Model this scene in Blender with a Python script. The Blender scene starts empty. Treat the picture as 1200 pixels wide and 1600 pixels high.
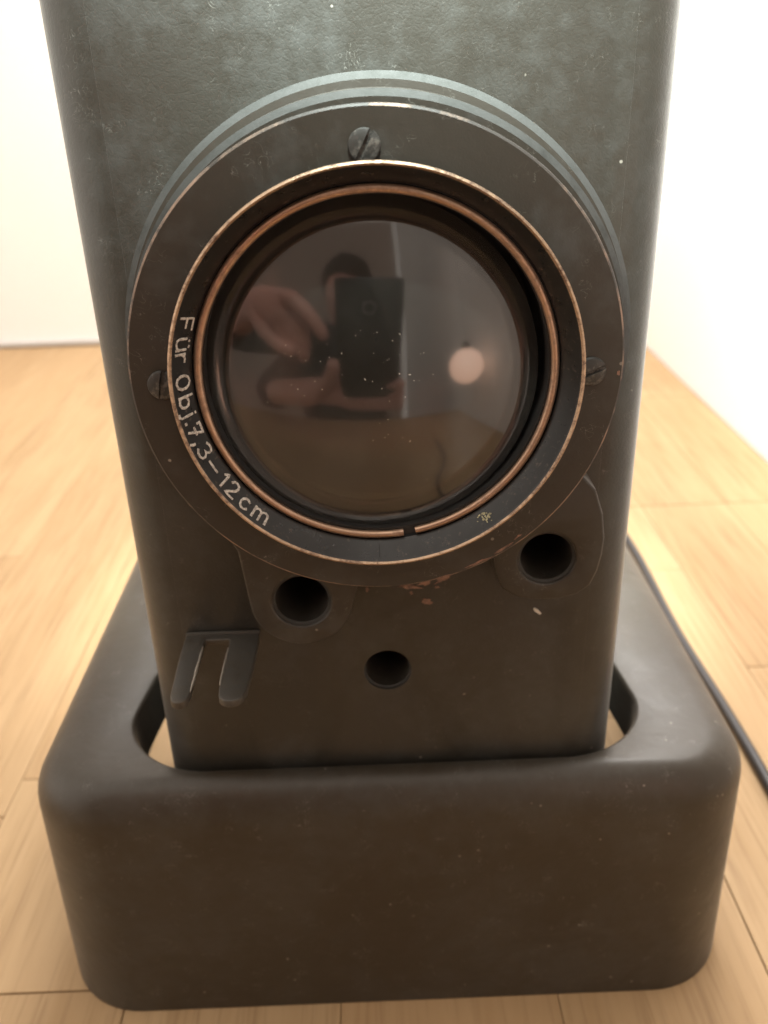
import bpy, bmesh, math, random
from mathutils import Vector, Matrix
random.seed(7)
S = bpy.context.scene
C = S.collection
PI = math.pi

# ------------------------------------------------------------------ camera
CAM = Vector((-0.00094, -0.18187, 0.24563))
pitch, yaw, roll = 0.45911, -0.00853, 0.03363
fw = Vector((-math.sin(yaw)*math.cos(pitch), math.cos(yaw)*math.cos(pitch), -math.sin(pitch)))
r0 = Vector((math.cos(yaw), math.sin(yaw), 0)); d0 = fw.cross(r0)
rt = r0*math.cos(roll) + d0*math.sin(roll)
dn = d0*math.cos(roll) - r0*math.sin(roll)
cam = bpy.data.cameras.new('camera'); co = bpy.data.objects.new('camera', cam); C.objects.link(co)
cam.sensor_fit = 'VERTICAL'; cam.sensor_height = 36.0; cam.sensor_width = 27.0
cam.lens = 36*1376.5/1600
cam.clip_start = 0.0005; cam.clip_end = 50
cam.dof.use_dof = True; cam.dof.focus_distance = 0.166; cam.dof.aperture_fstop = 19.0
M = Matrix((rt, -dn, -fw)).transposed().to_4x4(); M.translation = CAM
co.matrix_world = M
S.camera = co

# ------------------------------------------------------------------ world and lamps
w = bpy.data.worlds.new('World'); S.world = w; w.use_nodes = True
bg = w.node_tree.nodes['Background']; bg.inputs[0].default_value = (1.0, 0.89, 0.78, 1); bg.inputs[1].default_value = 1.3
WXL = .27
def area(name, loc, target, sx, sy, power, col, spread=180):
    l = bpy.data.lights.new(name, 'AREA'); l.shape = 'RECTANGLE'; l.size = sx; l.size_y = sy; l.energy = power; l.color = col; l.spread = math.radians(spread)
    o = bpy.data.objects.new(name, l); C.objects.link(o); o.location = loc
    o.rotation_euler = (Vector(target)-Vector(loc)).to_track_quat('-Z', 'Y').to_euler()
    return o
area('wall_side_lamp', (0.10, 0.55, 0.86), (0.10, 0.50, 0), 0.34, 0.22, 8.2, (1.0, 0.965, 0.92))
area('panel_fill_spot', (0.015, -.17, .63), (0.010, 0.0, 0.355), 0.05, 0.04, .92, (0.86, 1.0, 0.96), 25.5)  # narrow spot added to brighten the upper front panel, no real fixture
area('right_wall_fill', (0.10, 0.16, .66), (WXL, 0.20, 0.40), 0.30, 0.06, 1.6, (1.0, .97, .93), 50)  # added fill that brightens the right wall, no real fixture
S.view_settings.view_transform = 'Standard'; S.view_settings.look = 'None'
S.view_settings.exposure = 0.33; S.view_settings.gamma = 1
S.cycles.max_bounces = 8

# ------------------------------------------------------------------ helpers
def link(name, me, mat, parent=None, loc=(0,0,0)):
    o = bpy.data.objects.new(name, me); C.objects.link(o); o.location = loc
    for m in (mat if isinstance(mat, (list, tuple)) else [mat] if mat else []): me.materials.append(m)
    if parent: o.parent = parent
    return o
def tag(o, label=None, cat=None, group=None, kind=None):
    if label: o['label'] = label
    if cat: o['category'] = cat
    if group: o['group'] = group
    if kind: o['kind'] = kind
    return o
def empty(name, loc=(0,0,0)):
    o = bpy.data.objects.new(name, None); C.objects.link(o); o.location = loc; o.empty_display_size = .02
    return o
def finish(bm, name, smooth=True, angle=35):
    bmesh.ops.recalc_face_normals(bm, faces=bm.faces)
    me = bpy.data.meshes.new(name); bm.to_mesh(me); bm.free()
    if smooth:
        for p in me.polygons: p.use_smooth = True
        me.set_sharp_from_angle(angle=math.radians(angle))
    return me
def box_bm(bm, c, s, bevel=0, seg=2):
    r = bmesh.ops.create_cube(bm, size=1.0)
    for v in r['verts']: v.co = Vector((v.co.x*s[0]+c[0], v.co.y*s[1]+c[1], v.co.z*s[2]+c[2]))
    if bevel:
        es = {e for v in r['verts'] for e in v.link_edges}
        bmesh.ops.bevel(bm, geom=list(es), offset=bevel, segments=seg, profile=.5, affect='EDGES')
def box(name, c, s, mat, parent=None, bevel=0, seg=2):
    bm = bmesh.new(); box_bm(bm, (0,0,0), s, bevel, seg)
    return link(name, finish(bm, name), mat, parent, c)
def lathe(name, prof, mats, parent=None, cx=0, cz=0, n=224, closed=True, a0=0, a1=2*PI, wob=0):
    """prof: (r, y, mat index of the segment that starts here), turned about the Y axis"""
    bm = bmesh.new(); full = abs(a1-a0-2*PI) < 1e-6
    m = n if full else n+1
    rings = []
    for k, p in enumerate(prof):
        ring = []
        for i in range(m):
            a = a0+(a1-a0)*i/n
            rr = p[0]*(1+(wob*(math.sin(3*a+.6)*.5+math.sin(7*a+k*1.3)*.25+math.sin(23*a+k*2.1)*.2+math.sin(57*a+k)*.12) if wob else 0))
            ring.append(bm.verts.new((cx+rr*math.cos(a), p[1], cz+rr*math.sin(a))))
        rings.append(ring)
    L = len(prof)
    for k in range(L if closed else L-1):
        A, B = rings[k], rings[(k+1) % L]
        for i in range(n):
            j = (i+1) % m
            f = bm.faces.new((A[i], A[j], B[j], B[i])); f.material_index = prof[k][2]
    if not full and closed:
        for e in (0, n): bm.faces.new([rg[e] for rg in rings])
    return link(name, finish(bm, name, angle=30), mats, parent)
def poly_plate(name, outlines, y0, y1, mat, parent=None, bev=0.0004, bres=2):
    """filled 2D curve (x,z) outlines, holes allowed, extruded between y0 (front) and y1 (back)"""
    cu = bpy.data.curves.new(name, 'CURVE'); cu.dimensions = '2D'; cu.fill_mode = 'BOTH'
    cu.extrude = (y1-y0)/2-bev; cu.bevel_depth = bev; cu.bevel_resolution = bres; cu.offset = -bev
    for pts in outlines:
        s = cu.splines.new('POLY'); s.points.add(len(pts)-1); s.use_cyclic_u = True
        for p, q in zip(s.points, pts): p.co = (q[0], q[1], 0, 1)
    t = bpy.data.objects.new('tmp', cu); C.objects.link(t)
    dg = bpy.context.evaluated_depsgraph_get(); dg.update()
    me = bpy.data.meshes.new_from_object(t.evaluated_get(dg)); bpy.data.objects.remove(t)
    me.transform(Matrix.Translation((0, (y0+y1)/2, 0)) @ Matrix.Rotation(PI/2, 4, 'X'))
    me.materials.clear()
    bm = bmesh.new(); bm.from_mesh(me); bmesh.ops.remove_doubles(bm, verts=bm.verts, dist=1e-6)
    for f in bm.faces: f.material_index = 0
    me = finish(bm, name, angle=30)
    return link(name, me, mat, parent)
def circle(cx, cz, r, n=48, a0=0, a1=2*PI, end=False):
    return [(cx+r*math.cos(a0+(a1-a0)*i/n), cz+r*math.sin(a0+(a1-a0)*i/n)) for i in range(n+(1 if end else 0))]
def rrect(x0, x1, y0, y1, r, n=10):
    P = []
    for cx, cy, s in ((x1-r, y1-r, 0), (x0+r, y1-r, PI/2), (x0+r, y0+r, PI), (x1-r, y0+r, 1.5*PI)):
        for i in range(n+1):
            a = s+PI/2*i/n; P.append((cx+r*math.cos(a), cy+r*math.sin(a)))
    return P
def tube_bm(bm, pts, rad, n=12, cap=True):
    rings = []; up = Vector((0, 0, 1)); N = len(pts)
    for i, p in enumerate(pts):
        p = Vector(p); t = (Vector(pts[min(i+1, N-1)])-Vector(pts[max(i-1, 0)])).normalized()
        a = t.cross(up); a = a.normalized() if a.length > 1e-4 else Vector((1, 0, 0)); b = a.cross(t)
        rr = rad[i] if isinstance(rad, (list, tuple)) else rad
        rings.append([bm.verts.new(p+(a*math.cos(2*PI*k/n)+b*math.sin(2*PI*k/n))*rr) for k in range(n)])
    for A, B in zip(rings, rings[1:]):
        for k in range(n): bm.faces.new((A[k], A[(k+1) % n], B[(k+1) % n], B[k]))
    if cap: bm.faces.new(rings[0]); bm.faces.new(rings[-1][::-1])

# ------------------------------------------------------------------ materials
class NT:
    def __init__(s, name):
        s.m = bpy.data.materials.new(name); s.m.use_nodes = True; s.t = s.m.node_tree; s.N = s.t.nodes
        s.p = s.N['Principled BSDF']; s.out = s.N['Material Output']
    def n(s, typ, **kw):
        o = s.N.new(typ)
        for k, v in kw.items():
            if k.startswith('i_'):
                key = k[2:]; key = int(key) if key.isdigit() else key.replace('_', ' ')
                o.inputs[key].default_value = v
            else: setattr(o, k, v)
        return o
    def l(s, a, b): s.t.links.new(a, b)
    def coord(s, scale=(1,1,1), kind='Object', rand=False):
        tc = s.n('ShaderNodeTexCoord'); mp = s.n('ShaderNodeMapping'); mp.inputs['Scale'].default_value = scale
        s.l(tc.outputs[kind], mp.inputs[0])
        if rand:
            oi = s.n('ShaderNodeObjectInfo'); mu = s.n('ShaderNodeMath', operation='MULTIPLY'); mu.inputs[1].default_value = 37.0
            s.l(oi.outputs['Random'], mu.inputs[0]); cb = s.n('ShaderNodeCombineXYZ')
            for k in range(3): s.l(mu.outputs[0], cb.inputs[k])
            s.l(cb.outputs[0], mp.inputs['Location'])
        return mp.outputs[0]
    def noise(s, vec, scale, detail=4, rough=.5, dist=0):
        o = s.n('ShaderNodeTexNoise'); o.inputs['Scale'].default_value = scale; o.inputs['Detail'].default_value = detail
        o.inputs['Roughness'].default_value = rough; o.inputs['Distortion'].default_value = dist; s.l(vec, o.inputs['Vector']); return o.outputs['Fac']
    def ramp(s, fac, stops):
        r = s.n('ShaderNodeValToRGB'); e = r.color_ramp.elements
        while len(e) < len(stops): e.new(.5)
        for q, (p, c) in zip(e, stops): q.position = p; q.color = (c, c, c, 1) if isinstance(c, (int, float)) else (*c, 1)
        s.l(fac, r.inputs[0]); return r.outputs[0]
    def mix(s, fac, a, b, mode='MIX'):
        m = s.n('ShaderNodeMix', data_type='RGBA', blend_type=mode)
        for i, v in ((0, fac), (6, a), (7, b)):
            if isinstance(v, bpy.types.NodeSocket): s.l(v, m.inputs[i])
            else: m.inputs[i].default_value = v if i == 0 else (*v, 1)
        return m.outputs[2]
    def math(s, op, a, b=0):
        m = s.n('ShaderNodeMath', operation=op)
        for i, v in enumerate((a, b)):
            if isinstance(v, bpy.types.NodeSocket): s.l(v, m.inputs[i])
            else: m.inputs[i].default_value = v
        return m.outputs[0]
    def bump(s, h, strength, dist=.0002, prev=None):
        b = s.n('ShaderNodeBump'); b.inputs['Strength'].default_value = strength; b.inputs['Distance'].default_value = dist
        s.l(h, b.inputs['Height'])
        if prev: s.l(prev, b.inputs['Normal'])
        return b.outputs[0]
    def set(s, **kw):
        for k, v in kw.items():
            i = s.p.inputs[k.replace('_', ' ')]
            if isinstance(v, bpy.types.NodeSocket): s.l(v, i)
            else: i.default_value = (*v, 1) if isinstance(v, tuple) and len(v) == 3 else v
        return s.m

def black_paint(name, base, worn, rough=.42, worn_at=.62, scratch=.5, leather=0, wave=0, fine=2600, bumpk=.35, patch=28, spec=.5):
    t = NT(name); v = t.coord()
    big = t.noise(v, patch, 5, .6, .4); fine_n = t.noise(v, fine, 3, .6); mid = t.noise(v, 240, 6, .65)
    wearm = t.ramp(t.math('MULTIPLY', big, t.math('ADD', mid, .5)), [(worn_at-.14, 0.), (worn_at+.12, 1.)])
    col = t.mix(wearm, base, worn)
    # fine curled scuffs: thresholded thin bands of a distorted noise
    vs = t.coord((1, 1, 1)); sn = t.noise(vs, 330, 2, .5, 1.6)
    line = t.ramp(t.math('ABSOLUTE', t.math('SUBTRACT', sn, .5)), [(0, 1.), (.008, 0.)])
    gate = t.ramp(t.noise(v, 160, 3, .6), [(.54, 0.), (.64, 1.)])
    sc = t.math('MULTIPLY', t.math('MULTIPLY', line, gate), scratch)
    col = t.mix(sc, col, (.30, .29, .26))
    # pin-prick dust and chips
    vo = t.n('ShaderNodeTexVoronoi'); vo.inputs['Scale'].default_value = 260; t.l(v, vo.inputs['Vector'])
    dg = t.ramp(t.noise(v, 150, 1, .5), [(.60, 0.), (.62, 1.)])
    dot = t.math('MULTIPLY', t.ramp(vo.outputs['Distance'], [(.07, 1.), (.10, 0.)]), dg)
    col = t.mix(t.math('MULTIPLY', dot, .55), col, (.34, .31, .26))
    rg = t.math('ADD', t.math('MULTIPLY', mid, .18), rough-.09)
    nb = t.bump(fine_n, bumpk, .00006)
    nb = t.bump(mid, bumpk*.8, .0002, nb)
    if wave:
        nb = t.bump(t.noise(v, 55, 3, .55, .3), wave, .0012, nb)
    if leather:
        v2 = t.n('ShaderNodeTexVoronoi', feature='DISTANCE_TO_EDGE'); v2.inputs['Scale'].default_value = 720
        mp = t.n('ShaderNodeMix', data_type='VECTOR'); mp.inputs[0].default_value = .0016
        nz = t.n('ShaderNodeTexNoise'); nz.inputs['Scale'].default_value = 300; t.l(v, nz.inputs['Vector'])
        t.l(v, mp.inputs[4]); t.l(nz.outputs['Color'], mp.inputs[5]); t.l(mp.outputs[1], v2.inputs['Vector'])
        nb = t.bump(t.ramp(v2.outputs['Distance'], [(0, 0.), (.18, 1.)]), leather, .00016, nb)
    return t.set(Base_Color=col, Roughness=rg, Normal=nb, Specular_IOR_Level=spec)

m_body = black_paint('black_leathercloth', (.019, .0165, .012), (.033, .032, .028), .42, .60, .28, leather=.08, spec=.6, bumpk=.6)
m_body.node_tree.nodes['Principled BSDF'].inputs['Coat Weight'].default_value = .15; m_body.node_tree.nodes['Principled BSDF'].inputs['Coat Roughness'].default_value = .34
m_flange = black_paint('black_flange_paint', (.028, .023, .017), (.044, .041, .036), .44, .66, .5, patch=45)
m_base = black_paint('black_base_enamel', (.031, .023, .014), (.042, .036, .028), .43, .55, .5, wave=.35, fine=3200, bumpk=.4, patch=30)
for m_, sw in ((m_body, .17), (m_base, .09), (m_flange, .08)):
    pb = m_.node_tree.nodes['Principled BSDF']; pb.inputs['Sheen Weight'].default_value = sw; pb.inputs['Sheen Roughness'].default_value = .35
    pb.inputs['Sheen Tint'].default_value = (1, .95, .88, 1)
m_inner = black_paint('matt_black_lining', (.010, .0095, .009), (.02, .02, .018), .6, .7, .1)

def worn_metal(name, metal, paint, lo, hi, rough=.35, scale=260, stretch=(1,1,1)):
    t = NT(name); v = t.coord(stretch)
    a = t.noise(v, scale, 6, .7, .3); b = t.noise(v, 60, 3, .6)
    k = t.ramp(t.math('ADD', t.math('MULTIPLY', a, .6), t.math('MULTIPLY', b, .4)), [(lo, 0.), (hi, 1.)])
    tint = t.mix(t.noise(v, 120, 4), metal, tuple(c*.55 for c in metal))
    col = t.mix(k, paint, tint)
    nb = t.bump(t.noise(v, 1500, 3), .4, .00008)
    nb = t.bump(k, .5, .00008, nb)
    return t.set(Base_Color=col, Metallic=t.math('MULTIPLY', k, .9), Roughness=t.math('ADD', rough, t.math('MULTIPLY', a, .25)), Normal=nb)
m_brass_rim = worn_metal('worn_brass_edge', (.64, .46, .32), (.10, .05, .03), .38, .54, .30, 900)
m_copper = worn_metal('aged_copper_ring', (.60, .40, .28), (.15, .085, .055), .32, .52, .24, 420)
m_edge = worn_metal('paint_edge_rubbed_to_metal', (.42, .30, .23), (.040, .033, .028), .47, .60, .45, 130)
m_edge_soft = worn_metal('paint_edge_lightly_rubbed', (.085, .085, .08), (.030, .029, .027), .40, .62, .62, 260)
m_chip = worn_metal('bare_reddish_metal_chip', (.48, .30, .23), (.10, .06, .045), .42, .58, .5, 900)
m_steel = worn_metal('dark_blued_steel', (.14, .125, .105), (.050, .046, .040), .44, .62, .34, 300)
m_screw = worn_metal('blackened_screw_steel', (.30, .28, .25), (.030, .028, .025), .50, .66, .34, 700)
m_slotedge = worn_metal('bright_filed_steel', (.75, .70, .62), (.2, .18, .15), .3, .5, .30, 800)

t = NT('gloss_black_enamel'); v = t.coord()
m_gloss = t.set(Base_Color=t.mix(t.ramp(t.noise(v, 900, 4, .6), [(.60, 0.), (.72, 1.)]), (.012, .012, .012), (.07, .055, .045)),
                Roughness=t.math('ADD', .20, t.math('MULTIPLY', t.noise(v, 400, 5), .2)), Normal=t.bump(t.noise(v, 1200, 3), .25, .00005))
t = NT('white_engraving_paint'); v = t.coord()
m_white = t.set(Base_Color=t.mix(t.ramp(t.noise(v, 2200, 4, .6), [(.42, 0.), (.62, 1.)]), (.62, .59, .54), (.30, .27, .24)), Roughness=.7)
t = NT('dust_lint'); m_dust = t.set(Base_Color=(.62, .57, .48), Roughness=.9)

# lens glass; its pale diffuse film is faint dust plus veiling glare painted in
t = NT('coated_lens_glass'); v = t.coord()
haze = t.ramp(t.noise(v, 45, 5, .6, .5), [(.45, 0.), (.8, 1.)])
t.p.inputs['Transmission Weight'].default_value = 1; t.p.inputs['IOR'].default_value = 1.8
t.set(Base_Color=(.55, .52, .5), Roughness=.075)
df = t.n('ShaderNodeBsdfDiffuse'); df.inputs[0].default_value = (.35, .33, .29, 1)
mx = t.n('ShaderNodeMixShader'); t.l(t.math('ADD', t.math('MULTIPLY', haze, .05), .028), mx.inputs[0])
t.l(t.p.outputs[0], mx.inputs[1]); t.l(df.outputs[0], mx.inputs[2]); t.l(mx.outputs[0], t.out.inputs[0]); m_glass = t.m
t = NT('bore_black'); m_bore = t.set(Base_Color=(.016, .014, .013), Roughness=.6)

t = NT('oak_strip'); v = t.coord((1, .09, 1), rand=True)
oi = t.n('ShaderNodeObjectInfo')
g1 = t.noise(v, 95, 6, .62, .6); g2 = t.noise(t.coord((1, .03, 1), rand=True), 520, 4, .6, .2); g3 = t.noise(t.coord((1, .25, 1), rand=True), 14, 3, .5, .8)
c = t.mix(t.ramp(g1, [(.30, 0.), (.72, 1.)]), (.41, .282, .155), (.325, .212, .106))
c = t.mix(t.ramp(g2, [(.50, 0.), (.70, .75)]), c, (.20, .12, .058))
c = t.mix(t.ramp(g3, [(.35, 0.), (.7, .5)]), c, (.45, .31, .17))
c = t.mix(t.math('MULTIPLY', oi.outputs['Random'], .35), c, (.34, .205, .098))
m_oak = t.set(Base_Color=c, Roughness=t.math('ADD', .56, t.math('MULTIPLY', g1, .15)), Normal=t.bump(g2, .25, .0002), Specular_IOR_Level=.3)
t = NT('oak_edge'); m_oakdark = t.set(Base_Color=(.34, .215, .11), Roughness=.7)
t = NT('white_wall_paint'); v = t.coord()
m_wall = t.set(Base_Color=t.mix(t.noise(v, 6, 3), (.88, .87, .86), (.84, .83, .82)), Roughness=.9, Normal=t.bump(t.noise(v, 300, 4), .2, .001))
t = NT('taupe_wall_paint'); m_taupe = t.set(Base_Color=(.40, .33, .29), Roughness=.9)
t = NT('grey_skirting'); m_skirt = t.set(Base_Color=(.40, .37, .34), Roughness=.6)
t = NT('black_rubber_cable'); m_cable = t.set(Base_Color=(.022, .020, .022), Roughness=.48)
t = NT('skin'); v = t.coord(); m_skin = t.set(Base_Color=t.mix(t.noise(v, 40, 4), (.62, .34, .27), (.50, .25, .20)), Roughness=.5)
t = NT('dark_cloth'); m_cloth = t.set(Base_Color=(.022, .020, .024), Roughness=.9)
t = NT('hair'); m_hair = t.set(Base_Color=(.03, .02, .014), Roughness=.6)
t = NT('phone_black'); m_phone = t.set(Base_Color=(.012, .012, .013), Roughness=.22)
t = NT('phone_lens_black'); m_phlens = t.set(Base_Color=(.004, .004, .005), Roughness=.05)
t = NT('phone_metal'); m_phmetal = t.set(Base_Color=(.45, .45, .46), Metallic=.9, Roughness=.3)
t = NT('terracotta'); v = t.coord(); m_terra = t.set(Base_Color=t.mix(t.noise(v, 30, 4), (.62, .30, .18), (.54, .25, .15)), Roughness=.6)
t = NT('room_floor'); m_floor = t.set(Base_Color=(.25, .2, .15), Roughness=.7)

# ------------------------------------------------------------------ setting
WX, WY = 0.270, 0.742
def wallobj(name, c, s, label, cat='wall'):
    o = box(name, c, s, m_wall); tag(o, label, cat, kind='structure'); return o
wallobj('wall', (-0.866, WY+.06, 0.35), (2.39, .12, 2.2), 'white wall behind the projector at the back of the wooden table')
wallobj('wall', (WX+.06, -0.30, 0.35), (.12, 2.324, 2.2), 'white wall along the right edge of the wooden table beside the black cable')
tw = box('wall', (-.95, -1.96, .45), (2.5, .12, 2.5), m_taupe); tag(tw, 'taupe room wall behind the photographer, faintly mirrored in the lens', 'wall', kind='structure')
sk = box('trim_strip', (-0.8665, WY-.003, .0030), (2.27, .006, .005), m_skirt, None, .001); tag(sk, 'thin grey trim strip along the foot of the back wall', 'trim')
fl = box('ground', (-0.8, -0.5, -.80), (4, 4, .06), m_floor); tag(fl, kind='structure')

# wooden table: strips of oak, each its own piece
tb = empty('table', (-.35, .15, 0)); tag(tb, 'pale oak strip table top under the black projector, pushed into the white corner', 'table')
def tpart(o):
    o.parent = tb; o.matrix_parent_inverse = Matrix.Translation((.35, -.15, 0)); return o
Y0, Y1 = -.54, WY-.0015
ZT = 0.0
edges = [.2685, .2170, .1643, .1115]
x = .1115
k = 0
while x > -.95:
    x -= .0643; edges.append(x)
brd = {}
for i in range(len(edges)-1):
    xb, xa = edges[i], edges[i+1]
    board = 0 if i < 3 else 1+(i-3)//3
    if board not in brd:
        off = {0: .31, 1: .27, 2: -.0045}.get(board, random.uniform(-.2, .2)); brd[board] = off
    # ends of the wide board (straight across all three strips) plus each strip's own ends
    cuts = {Y0, Y1}
    q = brd[board]
    for kk in range(-1, 2):
        if Y0+.03 < q+kk*1.1 < Y1-.03: cuts.add(q+kk*1.1)
    s0 = random.uniform(0, .28)
    for kk in range(-6, 8):
        yy = s0+kk*.47
        if Y0+.05 < yy < Y1-.05 and all(abs(yy-c_) > .05 for c_ in cuts): cuts.add(yy)
    cuts = sorted(cuts)
    seamL = (i >= 3 and (i-3) % 3 == 2) or i == 2; seamR = (i >= 3 and (i-3) % 3 == 0)
    for ya, yb in zip(cuts, cuts[1:]):
        gl = .00022 if seamL else .0001; gr = .00022 if seamR else .0001
        ge = .0003 if any(abs(e-q-kk*1.1) < 1e-6 for e in (ya, yb) for kk in (-1, 0, 1)) else .00008
        bm = bmesh.new(); sx = xb-xa-gl-gr; sy = yb-ya-2*ge
        box_bm(bm, (0, 0, -.006), (sx, sy, .012), .00015, 1)
        o = link('plank', finish(bm, 'plank'), m_oak, None, ((xa+gl+xb-gr)/2, (ya+yb)/2, ZT-random.uniform(0, .00008)))
        tpart(o)
tx0 = edges[-1]
tpart(box('core_board', ((tx0+.2685)/2, (Y0+Y1)/2, -.0215), (.2685-tx0, Y1-Y0, .018), m_oakdark, None, .001))
for lx in (tx0+.06, .21):
    for ly in (Y0+.06, Y1-.06):
        tpart(box('leg', (lx, ly, -.4004), (.06, .06, .739), m_oakdark, None, .003))

# ------------------------------------------------------------------ projector
P = empty('slide_projector', (0, .03, 0))
tag(P, 'old black metal slide projector with a big round lens, standing in a rounded black base', 'projector')
def pp(o, parent=None):
    if parent is None:
        o.parent = P; o.matrix_parent_inverse = Matrix.Translation((0, -.03, 0))
    else:
        o.parent = parent
        o.matrix_parent_inverse = Matrix.Identity(4)
    return o
def part(o): return pp(o)
Zc = .19677

# --- base: rounded hollow hood, open at the rear
def base_mesh():
    bm = bmesh.new()
    AX, YF, YB, ZTOP = .0993, -.0113, .128, .0823
    rc, rl, th, N = .024, .0135, .0028, 14
    ox0, ox1, oy0, oy1, orr = -.0728, .0712, -.0016, .122, .025
    def U(inset, z, zz=0):                      # outer plan curve: open U from rear left, round the front, to rear right
        P_ = []
        kf = .60                                # the roll is tighter along the front than at the sides
        r, q = rc-inset, rc-inset*kf; cxx, cyy = AX-rc, YF+rc; a, f = cxx+r, cyy-q
        for s in range(9): P_.append((-a, YB+(cyy-YB)*s/8))
        for i in range(1, N+1):
            t_ = PI+PI/2*i/N; P_.append((-cxx+r*math.cos(t_), cyy+q*math.sin(t_)))
        for s in range(1, 13): P_.append((-cxx+2*cxx*s/12, f))
        for i in range(1, N+1):
            t_ = 1.5*PI+PI/2*i/N; P_.append((cxx+r*math.cos(t_), cyy+q*math.sin(t_)))
        for s in range(1, 9): P_.append((a, cyy+(YB-cyy)*s/8))
        return [bm.verts.new((p[0], p[1], z)) for p in P_]
    def O(z, g=0):                              # opening plan curve, same number of verts
        P_ = []; r = orr
        x0, x1, y0 = ox0-g, ox1+g, oy0-g*.5
        for s in range(9): P_.append((x0, oy1+(y0+r-oy1)*s/8))
        for i in range(1, N+1):
            t_ = PI+PI/2*i/N; P_.append((x0+r+r*math.cos(t_), y0+r+r*math.sin(t_)))
        for s in range(1, 13): P_.append((x0+r+(x1-x0-2*r)*s/12, y0))
        for i in range(1, N+1):
            t_ = 1.5*PI+PI/2*i/N; P_.append((x1-r+r*math.cos(t_), y0+r+r*math.sin(t_)))
        for s in range(1, 9): P_.append((x1, y0+r+(oy1-y0-r)*s/8))
        tap = lambda y_: 1-.10*min(1, max(0, (y_-.018)/.055))**1.2      # the opening narrows a little towards the rear
        P_ = [(p_[0]*tap(p_[1]), p_[1]) for p_ in P_]
        return [bm.verts.new((p[0], p[1], z)) for p in P_]
    R = []
    R.append(U(.0014, .0003)); R.append(U(-.0008, .0)); R.append(U(-.0014, .0003))
    for s in range(1, 7): R.append(U(-.0014*(1-s/6), .0003+(ZTOP-rl-.0003)*s/6))
    for i in range(1, 11):
        t_ = PI/2*i/11; R.append(U(rl*(1-math.cos(t_)), ZTOP-rl+rl*math.sin(t_)))
    # opening lip rolls down into a short collar
    R.append(O(ZTOP, .0012)); R.append(O(ZTOP-.0004, .0004)); R.append(O(ZTOP-.0014, 0)); R.append(O(ZTOP-.016, -.0002))
    R.append(O(ZTOP-.016, .0026)); R.append(O(ZTOP-th, .0028))
    for i in range(10, 0, -1):
        t_ = PI/2*i/11; R.append(U(th+(rl-th)*(1-math.cos(t_)), ZTOP-rl+(rl-th)*math.sin(t_)))
    R.append(U(.0016, .0006))
    n = len(R[0])
    for A, B in zip(R, R[1:]+[R[0]]):
        for i in range(n-1): bm.faces.new((A[i], A[i+1], B[i+1], B[i]))
    bm.faces.new([q[0] for q in R]); bm.faces.new([q[-1] for q in R][::-1])
    return finish(bm, 'base', angle=50)
base = part(link('base', base_mesh(), m_base))
# bar that closes the opening at the rear
part(box('rear_bar', (0, .1250, .0795), (.146, .0056, .0046), m_base, None, .001))

# --- housing
HX0, HX1, HR, HB, HT = -.0603, .0603, .0105, .118, .330
def housing():
    bm = bmesh.new()
    prof = rrect(HX0, HX1, 0, HB, HR, 10)
    # order so that the front flat is left open
    pts = [p for p in prof]
    # find start: last vertex of the front right corner that touches y=0 ... walk round the back
    fr = [i for i, p in enumerate(pts) if abs(p[1]) < 1e-7]          # the two front tangent points
    i0 = max(fr, key=lambda i: pts[i][0]); seq = []
    i = i0
    while True:
        seq.append(pts[i]); i = (i+1) % len(pts)
        if abs(pts[i][1]) < 1e-7 and pts[i][0] < 0: seq.append(pts[i]); break
    inn = []
    for (px, py) in seq:
        inn.append((px*.955, .0035+(py)*.955 if py > 0 else .0035))
    zs = [.003+(HT-.003)*k/12 for k in range(13)]
    o = [[bm.verts.new((p[0], p[1], z)) for p in seq] for z in zs]
    q = [[bm.verts.new((p[0], p[1], z)) for p in inn] for z in zs]
    for L, flip in ((o, False), (q, True)):
        for A, B in zip(L, L[1:]):
            for j in range(len(seq)-1):
                f = (A[j], A[j+1], B[j+1], B[j]); bm.faces.new(f[::-1] if flip else f)
    for A, B in ((o[0], q[0]), (o[-1], q[-1])):
        for j in range(len(seq)-1): bm.faces.new((A[j], A[j+1], B[j+1], B[j]))
    for j in (0, -1):
        for k in range(12): bm.faces.new((o[k][j], o[k+1][j], q[k+1][j], q[k][j]))
    return finish(bm, 'housing', angle=40)
hs = part(link('housing', housing(), m_body))
part(box('top_cover', (0, .059, HT+.0008), (.110, .110, .0016), m_body, None, .0006))
FX0, FX1 = HX0+HR, HX1-HR
holes = [(.0368, .1474, .0065), (-.0190, .1386, .0067), (.0002, .1112, .0060)]
fp = part(poly_plate('front_panel', [[(FX0, .003), (FX1, .003), (FX1, HT), (FX0, HT)]] + [circle(a, b, r) for i, (a, b, r) in enumerate(holes)], -.00015, .0032, m_body, None, .00008))
def sleeve(name, cx, cz, r, y0, y1, parent, mat):
    prof = [(r, y0+.0004, 0), (r, y1, 0), (.0002, y1, 0), (.0002, y1+.0008, 0), (r+.0012, y1+.0008, 0), (r+.0012, y0, 0), (r+.0005, y0, 1)]
    return link_child(lathe(name, prof, [mat, m_edge_soft], None, cx, cz, 48), parent)
def link_child(o, parent):
    o.parent = parent; return o
sleeve('socket', *holes[2][:2], holes[2][2]-.0004, .0006, .019, fp, m_flange)

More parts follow.
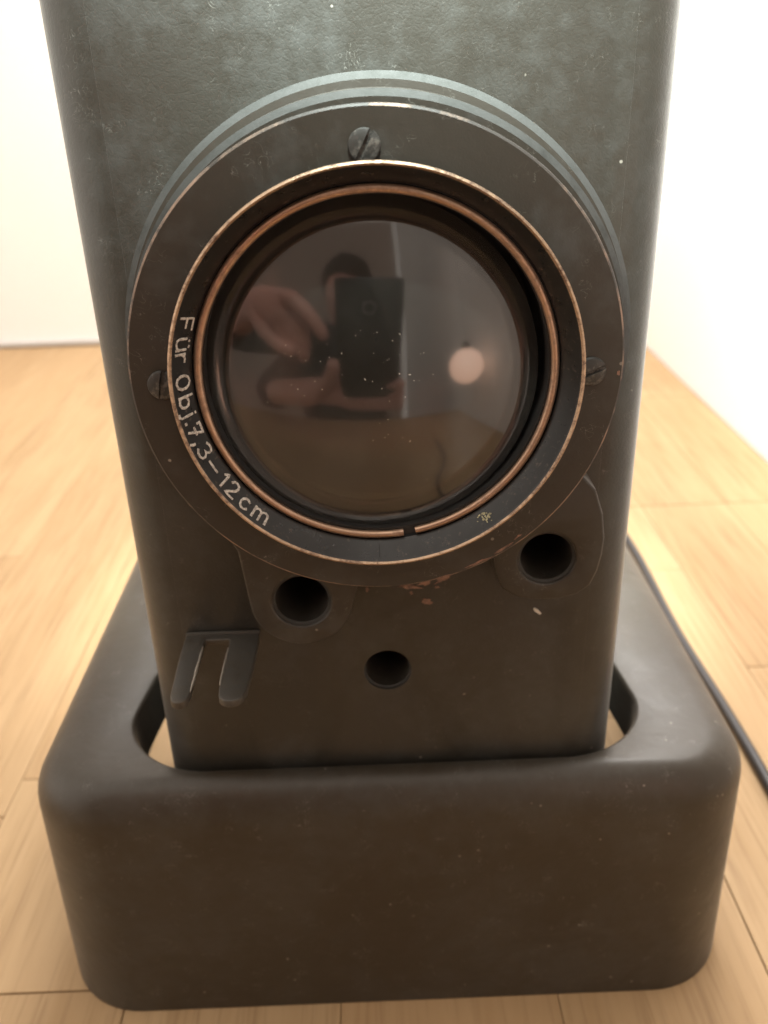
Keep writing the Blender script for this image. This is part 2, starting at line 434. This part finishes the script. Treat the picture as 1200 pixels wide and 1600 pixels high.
# --- mounting plate with two drilled ears, behind the flange
def plate_outline():
    R0 = .0492; out = []
    # circle centre (0,Zc); ears hang down at lower right and lower left
    def arc(cx, cz, r, a, b, n): return [(cx+r*math.cos(math.radians(a+(b-a)*i/n)), cz+r*math.sin(math.radians(a+(b-a)*i/n))) for i in range(n+1)]
    out += arc(0, Zc, R0, -33, 213, 120)
    out += [(-.0365, .1610), (-.0322, .1520)]
    out += arc(-.0190, .1386, .0118, 185, 345, 22)
    out += [(-.0055, .1440), (-.0040, .1482)]
    out += [(.006, .1480), (.016, .1505), (.0245, .1482)]
    out += [(.0252, .1440), (.0268, .1400), (.0300, .1376), (.0340, .1366), (.0400, .1366), (.0444, .1378), (.0470, .1400), (.0484, .1436), (.0492, .1480)]
    out += [(.0494, .152), (.0486, .158), (.0466, .1640)]
    return out
pl = part(poly_plate('mounting_plate', [plate_outline(), circle(*holes[0]), circle(*holes[1]), circle(0, Zc, .036, 96)], -.0100, -.0003, m_flange, None, .0006, 2))
for h in holes[:2]: sleeve('socket', h[0], h[1], h[2]-.0006, -.0094, .016, fp, m_flange)

# --- stepped flange
fl_prof = [(.0365, -.0266, 0), (.04475, -.0266, 1), (.0451, -.02635, 1), (.0452, -.0260, 0), (.0451, -.0236, 0),
           (.0449, -.0206, 0), (.0365, -.0206, 0)]
st_prof = [(.0365, -.0200, 0), (.0460, -.0200, 2), (.0472, -.0188, 0), (.0473, -.0120, 0), (.0486, -.0118, 2), (.0499, -.0104, 0), (.0499, -.0100, 0), (.0365, -.0100, 0)]
# insert the narrow worn edge ring as its own material segment
fg = part(lathe('flange', fl_prof, [m_flange, m_edge, m_edge_soft], None, 0, Zc, 256, wob=.0006))
part(lathe('stepped_collar', st_prof, [m_flange, m_edge, m_edge_soft], None, .0007, Zc, 256, wob=.0006))
def screw(ang, rr, slot, k):
    cx, cz = rr*math.cos(math.radians(ang)), Zc+rr*math.sin(math.radians(ang))
    bm = bmesh.new(); n = 40; R_ = .0027
    # cheese head made of two halves with a recessed slot between them
    for sgn in (-1, 1):
        base_, top_, dome = [], [], []
        hw = .00042
        a0 = math.asin(hw/R_)
        pts = [(R_*math.cos(a0+(PI-2*a0)*i/n), R_*math.sin(a0+(PI-2*a0)*i/n)) for i in range(n+1)]
        lv = [(1.0, 0), (1.0, .0004), (.93, .0007), (.7, .0009), (.35, .001)]
        rings = []
        for s_, h in lv:
            rings.append([bm.verts.new((p[0]*s_, -h, sgn*max(p[1]*s_, hw))) for p in pts])
        for A, B in zip(rings, rings[1:]):
            for i in range(n): bm.faces.new((A[i], A[i+1], B[i+1], B[i]))
            bm.faces.new((A[0], B[0], B[n], A[n]))
        bm.faces.new(rings[-1])
    r_ = bmesh.ops.create_circle(bm, cap_ends=True, radius=R_*.97, segments=40, matrix=Matrix.Translation((0, -.00035, 0)) @ Matrix.Rotation(PI/2, 4, 'X'))
    bmesh.ops.rotate(bm, verts=bm.verts, cent=(0,0,0), matrix=Matrix.Rotation(math.radians(-slot), 3, 'Y'))
    o = link('screw', finish(bm, 'screw', angle=30), m_screw, None, (cx, -.0266, cz))
    o.parent = fg; return o
screw(91.2, .0389, 62, 0); screw(180.5, .0392, 78, 1); screw(-1.0, .0392, 22, 2)

# --- lens ring: brass edged barrel, conical engraved band, split copper ring, bore, glass
barrel = [(.0366, -.0265, 1), (.0369, -.0305, 0), (.0370, -.0312, 0), (.03695, -.0317, 0), (.03660, -.0319, 0), (.03625, -.0316, 1),
          (.03600, -.0312, 1), (.0349, -.0296, 1), (.0338, -.0281, 1), (.0334, -.0276, 1), (.0333, -.0268, 1), (.0314, -.0266, 2), (.0316, -.0255, 2), (.0319, -.0190, 2), (.0319, -.0040, 2), (.0330, -.0035, 1), (.0364, -.0035, 1), (.0364, -.0100, 1)]
br = part(lathe('lens_barrel', barrel, [m_brass_rim, m_gloss, m_bore], None, 0, Zc, 256, wob=.0005))
ga = -80.6; gw = 2.1
cp = []
for i in range(14):
    a = 2*PI*i/14; cp.append((.03235+.00075*math.cos(a), -.0274+.00075*math.sin(a), 0))
rr_ = lathe('retaining_ring', cp, m_copper, None, 0, Zc, 240, True, math.radians(ga+gw), math.radians(ga-gw+360)); rr_.parent = br
# dark inner stop behind the ring
bz = [(.0316, -.0262, 0), (.0312, -.0240, 0), (.0297, -.0178, 0), (.0291, -.0172, 0), (.0291, -.0160, 0), (.0303, -.0160, 0), (.0310, -.0258, 0)]
# glass
def glass(name, R1, r, yv, yb, tilt):
    bm = bmesh.new(); n = 96; K = 20; rings = []
    def ring(rr, y): return [bm.verts.new((rr*math.cos(2*PI*i/n), y, rr*math.sin(2*PI*i/n))) for i in range(n)]
    c0 = bm.verts.new((0, 0, 0))
    amax = math.asin(r/R1)
    for k in range(1, K+1):
        a = amax*k/K; rings.append(ring(R1*math.sin(a), R1*(1-math.cos(a))))
    ys = R1*(1-math.cos(amax))
    rings.append(ring(r, ys+.002)); rings.append(ring(r-.001, ys+.0025))
    for i in range(n): bm.faces.new((c0, rings[0][i], rings[0][(i+1) % n]))
    for A, B in zip(rings, rings[1:]):
        for i in range(n): bm.faces.new((A[i], A[(i+1) % n], B[(i+1) % n], B[i]))
    # concave rear face so that its reflection stays small and soft
    kk = []
    for k in range(5, 0, -1):
        rr = (r-.001)*k/6; kk.append(ring(rr, ys+.0025-.003*(1-(k/6)**2)))
    prev = rings[-1]
    for q in kk:
        for i in range(n): bm.faces.new((prev[i], prev[(i+1) % n], q[(i+1) % n], q[i]))
        prev = q
    bm.faces.new(prev)
    me = finish(bm, name, angle=60)
    o = link(name, me, m_glass, None, (-.0010, yv, Zc)); o.rotation_euler = (math.radians(tilt), 0, 0); return o
g = glass('lens_glass', .088, .0313, -.0276, 0, -5.4); g.parent = br
# baffle behind glass
bf = lathe('baffle', [(.0306, -.0042, 0), (.0306, -.0030, 0), (.0003, -.0022, 0), (.0003, -.0036, 0)], m_bore, None, 0, Zc, 64); bf.parent = br

# --- lettering, single-stroke engraving painted white, on the conical band
G = {  # glyph strokes in a unit box: u 0..w, v 0..1
 'F': (.62, [[(0,0),(0,1),(.62,1)], [(0,.52),(.5,.52)]]),
 'ü': (.58, [[(0,.72),(0,.2),(.08,.04),(.25,0),(.45,.06),(.58,.22)], [(.58,.72),(.58,0)], [(.12,.93),(.13,.95)], [(.44,.93),(.45,.95)]]),
 'r': (.40, [[(0,.70),(0,0)], [(0,.45),(.12,.64),(.28,.71),(.42,.68)]]),
 'O': (.70, [[(.35,0),(.12,.10),(0,.35),(0,.65),(.12,.9),(.35,1),(.58,.9),(.70,.65),(.70,.35),(.58,.10),(.35,0)]]),
 'b': (.58, [[(0,1),(0,0)], [(0,.2),(.12,.05),(.3,0),(.5,.1),(.58,.35),(.5,.6),(.3,.7),(.12,.64),(0,.5)]]),
 'j': (.2, [[(.18,.70),(.18,-.12),(.08,-.25),(-.05,-.24)], [(.18,.93),(.18,.95)]]),
 '.': (.1, [[(0,.02),(.06,.02),(.06,.08),(0,.08),(0,.02)]]),
 '7': (.58, [[(0,.80),(0,1),(.60,1),(.42,.55),(.22,0)], [(.12,.5),(.52,.5)]]),
 ',': (.1, [[(.08,.08),(.08,-.02),(-.02,-.22)]]),
 '3': (.58, [[(0,.88),(.15,.98),(.35,1),(.52,.9),(.54,.72),(.44,.56),(.25,.52),(.46,.48),(.58,.32),(.56,.12),(.38,0),(.15,.02),(0,.14)]]),
 '-': (.75, [[(0,.42),(.75,.42)]]),
 '1': (.3, [[(0,.76),(.24,1),(.24,0)]]),
 '2': (.58, [[(.02,.78),(.12,.95),(.3,1),(.5,.92),(.56,.74),(.48,.52),(.2,.24),(0,0),(.60,0)]]),
 'c': (.5, [[(.50,.60),(.36,.70),(.2,.69),(.05,.55),(0,.35),(.05,.13),(.2,.01),(.36,.01),(.50,.12)]]),
 'm': (.9, [[(0,.72),(0,0)], [(0,.5),(.12,.66),(.25,.70),(.38,.64),(.43,.5),(.43,0)], [(.43,.5),(.55,.66),(.68,.70),(.82,.64),(.88,.5),(.88,0)]]),
}
def on_band(ang, v):                 # v: 0 at the outer edge of the band, 1 at the inner; cone from (.0362,-.0312) to (.0338,-.0281)
    tt = .12+v*.84
    r_ = .0360+(.0338-.0360)*tt; y_ = -.0312+(-.0281+.0312)*tt
    return Vector((r_*math.cos(ang), y_, r_*math.sin(ang)))
nrm_l = math.hypot(.0031, .0022)
def lettering():
    H = .0037
    pos = [('F', 161.0), ('ü', 167.1), ('r', 171.2), ('O', 178.6), ('b', 184.6), ('j', 188.3), ('.', 190.9), ('7', 193.9), (',', 197.2), ('3', 200.9), ('-', 206.5), ('1', 211.8), ('2', 216.0), ('c', 221.7), ('m', 228.0)]
    bm = bmesh.new(); hw = .00025
    for ch, deg in pos:
        ang = math.radians(deg)
        wd, strokes = G[ch]
        for st in strokes:
            # densify
            pts = []
            for a, b in zip(st, st[1:]):
                m_ = max(1, int(math.hypot(b[0]-a[0], b[1]-a[1])/.12))
                for i in range(m_): pts.append((a[0]+(b[0]-a[0])*i/m_, a[1]+(b[1]-a[1])*i/m_))
            pts.append(st[-1])
            W3 = []
            for (u, v_) in pts:
                an = ang+(u-wd/2)*H*.92/.0350
                W3.append(on_band(an, v_))
            nv = []
            for i, p in enumerate(W3):
                ta = (W3[min(i+1, len(W3)-1)]-W3[max(i-1, 0)])
                ta = ta.normalized() if ta.length > 1e-9 else Vector((0,0,1))
                rad = Vector((p.x, 0, p.z)).normalized()
                nn = Vector((-rad.x*.0031/nrm_l, -.0022/nrm_l, -rad.z*.0031/nrm_l))   # band normal: inward and forward
                sd = ta.cross(nn).normalized()
                wj = hw*random.uniform(.85, 1.15); p2 = p+nn*.00006
                if i == 0: p2 = p2-ta*hw*.6
                if i == len(W3)-1: p2 = p2+ta*hw*.6
                nv.append((p2+sd*wj, p2+sd*wj*.55+nn*.00008, p2-sd*wj*.55+nn*.00008, p2-sd*wj))
            V = [[bm.verts.new(q+Vector((0, 0, Zc))) for q in row] for row in nv]
            for A, B in zip(V, V[1:]):
                for j in range(3): bm.faces.new((A[j], A[j+1], B[j+1], B[j]))
            bm.faces.new(V[0]); bm.faces.new(V[-1][::-1])
    return finish(bm, 'lettering')
lt = link('lettering', lettering(), m_white); lt.parent = br
# index tick engraved on the band
bm = bmesh.new()
a = math.radians(-91.3)
A, B = on_band(a, .05), on_band(a, .95)
s_ = Vector((math.sin(a), 0, -math.cos(a)))*.00007
nn = Vector((-math.cos(a)*.0031/nrm_l, -.0022/nrm_l, -math.sin(a)*.0031/nrm_l))*.00006
bm.faces.new([bm.verts.new(q+nn+Vector((0,0,Zc))) for q in (A+s_, A-s_, B-s_, B+s_)])
tk = link('index_mark', finish(bm, 'index_mark', False), m_inner); tk.parent = br

# --- fork clip standing straight out of the front panel
def fork():
    xl0, xl1, xr0, xr1 = -.0487, -.0438, -.0376, -.0308
    yr, yt = 0.0, -.0275
    o = [(xl0, 0), (xl0, -.010), (xl0+.0006, yt+.003)]
    cx = (xl0+xl1)/2+.0003; w_ = (xl1-xl0)/2-.0004
    o += [(cx+w_*math.cos(math.radians(180+180*i/10)), yt+.0026+.0024*math.sin(math.radians(180+180*i/10))) for i in range(11)]
    o += [(xl1, yt+.005), (xl1, -.0042), (xl1+.0004, -.0036), (xr0-.0004, -.0036), (xr0, -.0042), (xr0, yt+.005)]
    cx = (xr0+xr1)/2-.0004; w_ = (xr1-xr0)/2-.0006
    o += [(cx+w_*math.cos(math.radians(180+180*i/10)), yt+.0028+.0026*math.sin(math.radians(180+180*i/10))) for i in range(11)]
    o += [(xr1-.0006, yt+.004), (xr1, -.012), (xr1, 0)]
    return o
fk = poly_plate('fork_clip', [fork()], -.001, .001, m_steel, None, .0003, 2)
fk.data.transform(Matrix.Translation((0, 0, .1238)) @ Matrix.Rotation(-PI/2, 4, 'X'))
# (x,z) outline was laid in X-Z: turn it so that outline z becomes depth
zs_ = [v_.co.y for v_ in fk.data.vertices]
part(fk)
rb = box('root_bar', (-.03975, -.0009, .1241), (.0182, .0012, .0024), m_steel, None, .0005); rb.parent = fk
def ribbon(name, pts, wd, th, mat, parent):
    bm = bmesh.new(); tube_bm(bm, pts, wd, 8); o = link(name, finish(bm, name), mat); o.parent = parent; return o
for xx, a_, b_ in ((-.0438, -.006, -.0235), (-.0376, -.007, -.0215)):
    pts = [(xx+random.uniform(-.00004, .00004), a_+(b_-a_)*i/10, .1247) for i in range(11)]
    rad = [.00010+.00026*math.sin(PI*i/10)**.6*random.uniform(.6, 1.15) for i in range(11)]
    ribbon('worn_edge', pts, rad, 0, m_slotedge, fk)

# --- chips, scuffs and lint (small, irregular, standing a hair proud)
def blob(bm, c, rx, rz, ang, y, n=14, th=.00008, rough=.35):
    ca, sa = math.cos(ang), math.sin(ang); top, bot = [], []
    for i in range(n):
        a = 2*PI*i/n; k = 1+random.uniform(-rough, rough)
        u, v_ = rx*k*math.cos(a), rz*k*math.sin(a)
        x_, z_ = c[0]+u*ca-v_*sa, c[1]+u*sa+v_*ca
        top.append(bm.verts.new((x_, y-th, z_))); bot.append(bm.verts.new((c[0]+(x_-c[0])*1.05, y+.00002, c[1]+(z_-c[1])*1.05)))
    bm.faces.new(top)
    for i in range(n): bm.faces.new((top[i], top[(i+1) % n], bot[(i+1) % n], bot[i]))
for (x_, z_, rx, rz, an) in [(.0062, .1356, .0024, .00055, -.1), (.0098, .1366, .0018, .0007, .35), (.0145, .1376, .0021, .00070, .6), (.0128, .1352, .0006, .0003, 0), (.0103, .1312, .0012, .0006, -.3), (.0066, .1338, .0004, .0004, 0), (-.0040, .1352, .0004, .0006, 0)]:
    bm = bmesh.new(); blob(bm, (x_, z_), rx, rz, an, -.0002, 18, .00008, .45)
    o = link('paint_chip', finish(bm, 'paint_chip', False), m_chip); o.parent = fp
for (ang, rr, rx, rz) in [(-91.5, .0379, .0016, .00022), (-94, .0376, .0010, .00018), (-84, .0374, .0012, .00025), (-88.8, .0383, .0006, .00025), (-57, .0443, .0018, .00022), (-65, .0444, .0026, .00020), (-74, .0447, .0016, .00016), (-52, .0438, .0008, .0002), (-1.6, .0443, .0005, .0002), (-147, .0378, .0011, .0003), (-151, .0380, .0008, .0002)]:
    a = math.radians(ang); bm = bmesh.new()
    blob(bm, (rr*math.cos(a), Zc+rr*math.sin(a)), rx, rz, a+PI/2, -.0266, 18, .00006, .5)
    o = link('paint_chip', finish(bm, 'paint_chip', False), m_chip if ang != -2 else m_dust); o.parent = fg
# brassy rubbed patch on the band
bm = bmesh.new()
for k in range(26):
    u_ = random.gauss(0, 1); a = math.radians(-54.8+u_*1.3); p = on_band(a, min(.95, max(.1, .55+random.gauss(0, .2))))
    q = p+Vector((0, 0, Zc)); nn = Vector((-math.cos(a)*.0031/nrm_l, -.0022/nrm_l, -math.sin(a)*.0031/nrm_l))*(.00004+.000003*k)
    e1 = Vector((-math.sin(a), 0, math.cos(a)))*random.uniform(.00008, .0004); e2 = (on_band(a, .6)-on_band(a, .4)).normalized()*random.uniform(.0001, .00035)
    bm.faces.new([bm.verts.new(q+nn+e1*math.cos(h)*random.uniform(.6, 1.2)+e2*math.sin(h)*random.uniform(.6, 1.2)) for h in [2*PI*i_/7 for i_ in range(7)]])
m_brasspatch = worn_metal('rubbed_brass_patch', (.62, .56, .34), (.06, .055, .04), .34, .60, .3, 1500)
o = link('rubbed_patch', finish(bm, 'rubbed_patch', False), m_brasspatch); o.parent = br
# pale splinter stuck to the panel
bm = bmesh.new(); blob(bm, (.0372, .1273), .0011, .00035, -.75, -.0002, 12, .0004, .25)
o = link('splinter', finish(bm, 'splinter', False), m_dust); o.parent = fp
# dust on the glass
def dust():
    bm = bmesh.new(); R1 = .088
    cl = [(0, -.002, .017, 46), (.004, .004, .004, 9), (.002, -.013, .004, 9), (-.012, .004, .006, 7), (.004, -.004, .003, 7)]
    for cx, cz, sg, n in cl:
        for _ in range(n):
            x_, z_ = random.gauss(cx, sg*.6), random.gauss(cz, sg*.6)
            if math.hypot(x_, z_) > .026: continue
            y_ = -.0280+R1-math.sqrt(R1*R1-x_*x_-z_*z_)-.00003
            s = random.choice([.00004, .00005, .00006, .00009])
            el = random.choice([1, 1, 1.6, 3]); an = random.uniform(0, PI)
            ds = []
            for i in range(6):
                a = 2*PI*i/6; u, v_ = s*el*math.cos(a), s*math.sin(a)
                ds.append(bm.verts.new((x_-.0002+u*math.cos(an)-v_*math.sin(an), y_-.00002, Zc+z_+u*math.sin(an)+v_*math.cos(an))))
            t_ = bm.verts.new((x_-.0002, y_-.00002-s*.8, Zc+z_))
            for i in range(6): bm.faces.new((ds[i], ds[(i+1) % 6], t_))
    return finish(bm, 'dust', False)
d_ = link('dust', dust(), m_dust); d_.parent = br; tag(d_, kind='stuff')

# ------------------------------------------------------------------ cable
def bez(pts, n=10):
    out = []
    for i in range(len(pts)-1):
        p0 = Vector(pts[max(i-1, 0)]); p1 = Vector(pts[i]); p2 = Vector(pts[i+1]); p3 = Vector(pts[min(i+2, len(pts)-1)])
        for k in range(n):
            u = k/n; out.append(.5*((2*p1)+(p2-p0)*u+(2*p0-5*p1+4*p2-p3)*u*u+(-p0+3*p1-3*p2+p3)*u**3))
    out.append(Vector(pts[-1])); return out
bm = bmesh.new()
zc = .0023
tube_bm(bm, bez([(.05, .30, zc), (.10, .345, zc), (.135, .315, zc), (.1425, .256, zc), (.1408, .171, zc), (.1425, .113, zc), (.1427, .068, zc), (.140, .0, zc), (.125, -.08, zc), (.09, -.14, zc), (.085, -.20, zc), (.12, -.27, zc), (.13, -.36, zc)], 10), .0022, 14)
cb = link('power_cable', finish(bm, 'power_cable'), m_cable); tag(cb, 'thin black cable lying on the wooden table to the right of the projector', 'cable')

# ------------------------------------------------------------------ what the lens mirrors: phone, photographer, round plate
back = -fw; up = -dn
ph = empty('smartphone', CAM+back*.012-up*.045); tag(ph, 'black smartphone held in front of the projector and mirrored in its lens', 'phone')
ph.rotation_euler = Matrix((rt, up, back)).transposed().to_euler()
def phpart(o): o.parent = ph; return o
bm = bmesh.new(); box_bm(bm, (0, 0, 0), (.074, .150, .008), .0035, 3); phpart(link('case', finish(bm, 'case'), m_phone))
bm = bmesh.new(); box_bm(bm, (0, 0, -.0046), (.066, .142, .0006), .0002, 1); phpart(link('back_panel', finish(bm, 'back_panel'), m_phone))
bm = bmesh.new(); bmesh.ops.create_cone(bm, cap_ends=True, segments=40, radius1=.0075, radius2=.0070, depth=.002, matrix=Matrix.Translation((0, .045, -.0056)))
phpart(link('camera_ring', finish(bm, 'camera_ring'), m_phmetal))
bm = bmesh.new(); bmesh.ops.create_cone(bm, cap_ends=True, segments=40, radius1=.0055, radius2=.0055, depth=.001, matrix=Matrix.Translation((0, .045, -.0068)))
phpart(link('camera_lens', finish(bm, 'camera_lens'), m_phlens))
def P3(u, v_, w_): return CAM+rt*u+up*v_+back*w_
def skinbody(name, chains, mat, root):
    verts, edges_, rad = [], [], []
    idx = {}
    def vid(key, p, r):
        if key not in idx: idx[key] = len(verts); verts.append(tuple(p)); rad.append(r)
        return idx[key]
    for ch in chains:
        pr = None
        for key, p, r in ch:
            i = vid(key, p, r)
            if pr is not None and (pr, i) not in edges_: edges_.append((pr, i))
            pr = i
    me = bpy.data.meshes.new(name); me.from_pydata(verts, edges_, [])
    o = bpy.data.objects.new(name, me); C.objects.link(o)
    sm = o.modifiers.new('skin', 'SKIN'); sm.use_smooth_shade = True
    for i, sv in enumerate(me.skin_vertices[0].data): sv.radius = (rad[i], rad[i]); sv.use_root = (i == idx[root])
    o.modifiers.new('sub', 'SUBSURF').levels = 2; o.modifiers['sub'].render_levels = 2
    dg = bpy.context.evaluated_depsgraph_get(); dg.update()
    m2 = bpy.data.meshes.new_from_object(o.evaluated_get(dg)); bpy.data.objects.remove(o)
    for p in m2.polygons: p.use_smooth = True
    m2.materials.clear(); m2.materials.append(mat)
    ob = bpy.data.objects.new(name, m2); C.objects.link(ob); return ob
V = Vector
pelv = V((-.08, -.80, -.30)); chest = V((-.09, -.72, .12)); neck = V((-.09, -.70, .28)); head = V((-.085, -.66, .42)); hd2 = V((-.085, -.66, .50))
shL = V((-.27, -.70, .20)); elL = V((-.34, -.55, -.01+.08)); wrL = P3(-.095, -.115, .03)
shR = V((.09, -.70, .20)); elR = V((.02, -.62, .02)); 
# holding hand under the lower end of the phone
pal = P3(-.048, -.118, .022)
chains = [[('pelv', pelv, .14), ('chest', chest, .15), ('neck', neck, .055), ('head', head, .085), ('hd2', hd2, .075)],
          [('chest', chest, .15), ('shL', shL, .055), ('elL', elL, .042), ('wr', P3(-.13, -.15, .05), .026), ('pa0', P3(-.085, -.130, .03), .020), ('pa', pal, .021)]]
for k, (v0, l) in enumerate(((-.098, .062), (-.112, .074), (-.125, .078), (-.137, .066))):
    chains.append([('pa', pal, .021), ('f%da' % k, P3(-.028, v0-.004, .019), .0095), ('f%db' % k, P3(.005, v0-.004, .018), .0085), ('f%dc' % k, P3(.032+.006*k % .01, v0, .012), .0078), ('f%dd' % k, P3(.043, v0+.006, .000), .0068)])
chains.append([('pa0', P3(-.085, -.130, .03), .020), ('t1', P3(-.055, -.100, .008), .011), ('t2', P3(-.043, -.075, .000), .0095), ('t3', P3(-.040, -.056, -.002), .0075)])
# pointing hand beside the phone, index finger towards its edge
wr2 = P3(-.170, -.005, .06); p2 = P3(-.115, .000, .03)
chains.append([('chest', chest, .15), ('shR', V((-.16, -.64, .26)), .05), ('elR', V((-.40, -.45, .25)), .040), ('wr2', wr2, .027), ('p2', p2, .024)])
chains.append([('p2', p2, .024), ('i1', P3(-.085, .010, .012), .0105), ('i2', P3(-.062, -.010, .004), .0088), ('i3', P3(-.046, -.034, .001), .0075)])
for k, (du, dv) in enumerate(((0, -.010), (.0, -.024), (-.004, -.037))):
    chains.append([('p2', p2, .024), ('m%da' % k, P3(-.092+du, -.004+dv, .012), .010), ('m%db' % k, P3(-.076+du, -.022+dv, .018), .0088), ('m%dc' % k, P3(-.084+du, -.036+dv, .028), .0078)])
chains.append([('wr2', wr2, .027), ('u1', P3(-.128, -.030, .012), .011), ('u2', P3(-.104, -.046, .004), .0095), ('u3', P3(-.086, -.050, .002), .008)])
pe = skinbody('person', chains, m_skin, 'pelv')
tag(pe, 'person in a dark top holding the black phone up to the projector', 'person')
top = skinbody('dark_top', [[('a', pelv, .165), ('b', chest, .175), ('c', neck-V((0, 0, .03)), .075)], [('b', chest, .175), ('l', shL, .075), ('le', elL, .058), ('lw', elL.lerp(P3(-.13, -.15, .05), .62), .045)],
                            [('b', chest, .175), ('r', V((-.16, -.64, .26)), .07), ('re', V((-.40, -.45, .25)), .056), ('rw', V((-.40, -.45, .25)).lerp(wr2, .62), .045)]], m_cloth, 'a')
top.parent = pe
bm = bmesh.new(); bmesh.ops.create_uvsphere(bm, u_segments=32, v_segments=20, radius=.098)
for v_ in bm.verts:
    v_.co.z *= 1.15; v_.co += Vector((random.uniform(-1, 1), random.uniform(-1, 1), random.uniform(-1, 1)))*.003
hr = link('hair', finish(bm, 'hair'), m_hair, None, head+V((0, -.035, .055))); hr.parent = pe

lamp = empty('globe_lamp', (.212, -.385, 0)); tag(lamp, 'small lit globe hanging on a cord near the right wall, mirrored in the lens', 'lamp')
def vlathe(name, prof, mat):
    o = lathe(name, [(a, b, 0) for a, b in prof], mat, None, 0, 0, 48, closed=False)
    o.data.transform(Matrix.Rotation(PI/2, 4, 'X')); o.parent = lamp; return o
vlathe('cord', [(.0005, .20), (.0005, 1.38)], m_phone)
vlathe('cap', [(.0005, .212), (.008, .211), (.012, .204), (.012, .1985), (.0005, .1985)], m_phone)
t = NT('warm_lit_opal_glass'); t.p.inputs['Emission Color'].default_value = (1.0, .58, .40, 1); t.p.inputs['Emission Strength'].default_value = 3.2
m_opal = t.set(Base_Color=(.8, .75, .7), Roughness=.3)
vlathe('globe', [(max(.0004, .041*math.sin(PI*k/24)), .158-.041*math.cos(PI*k/24)) for k in range(25)], m_opal)
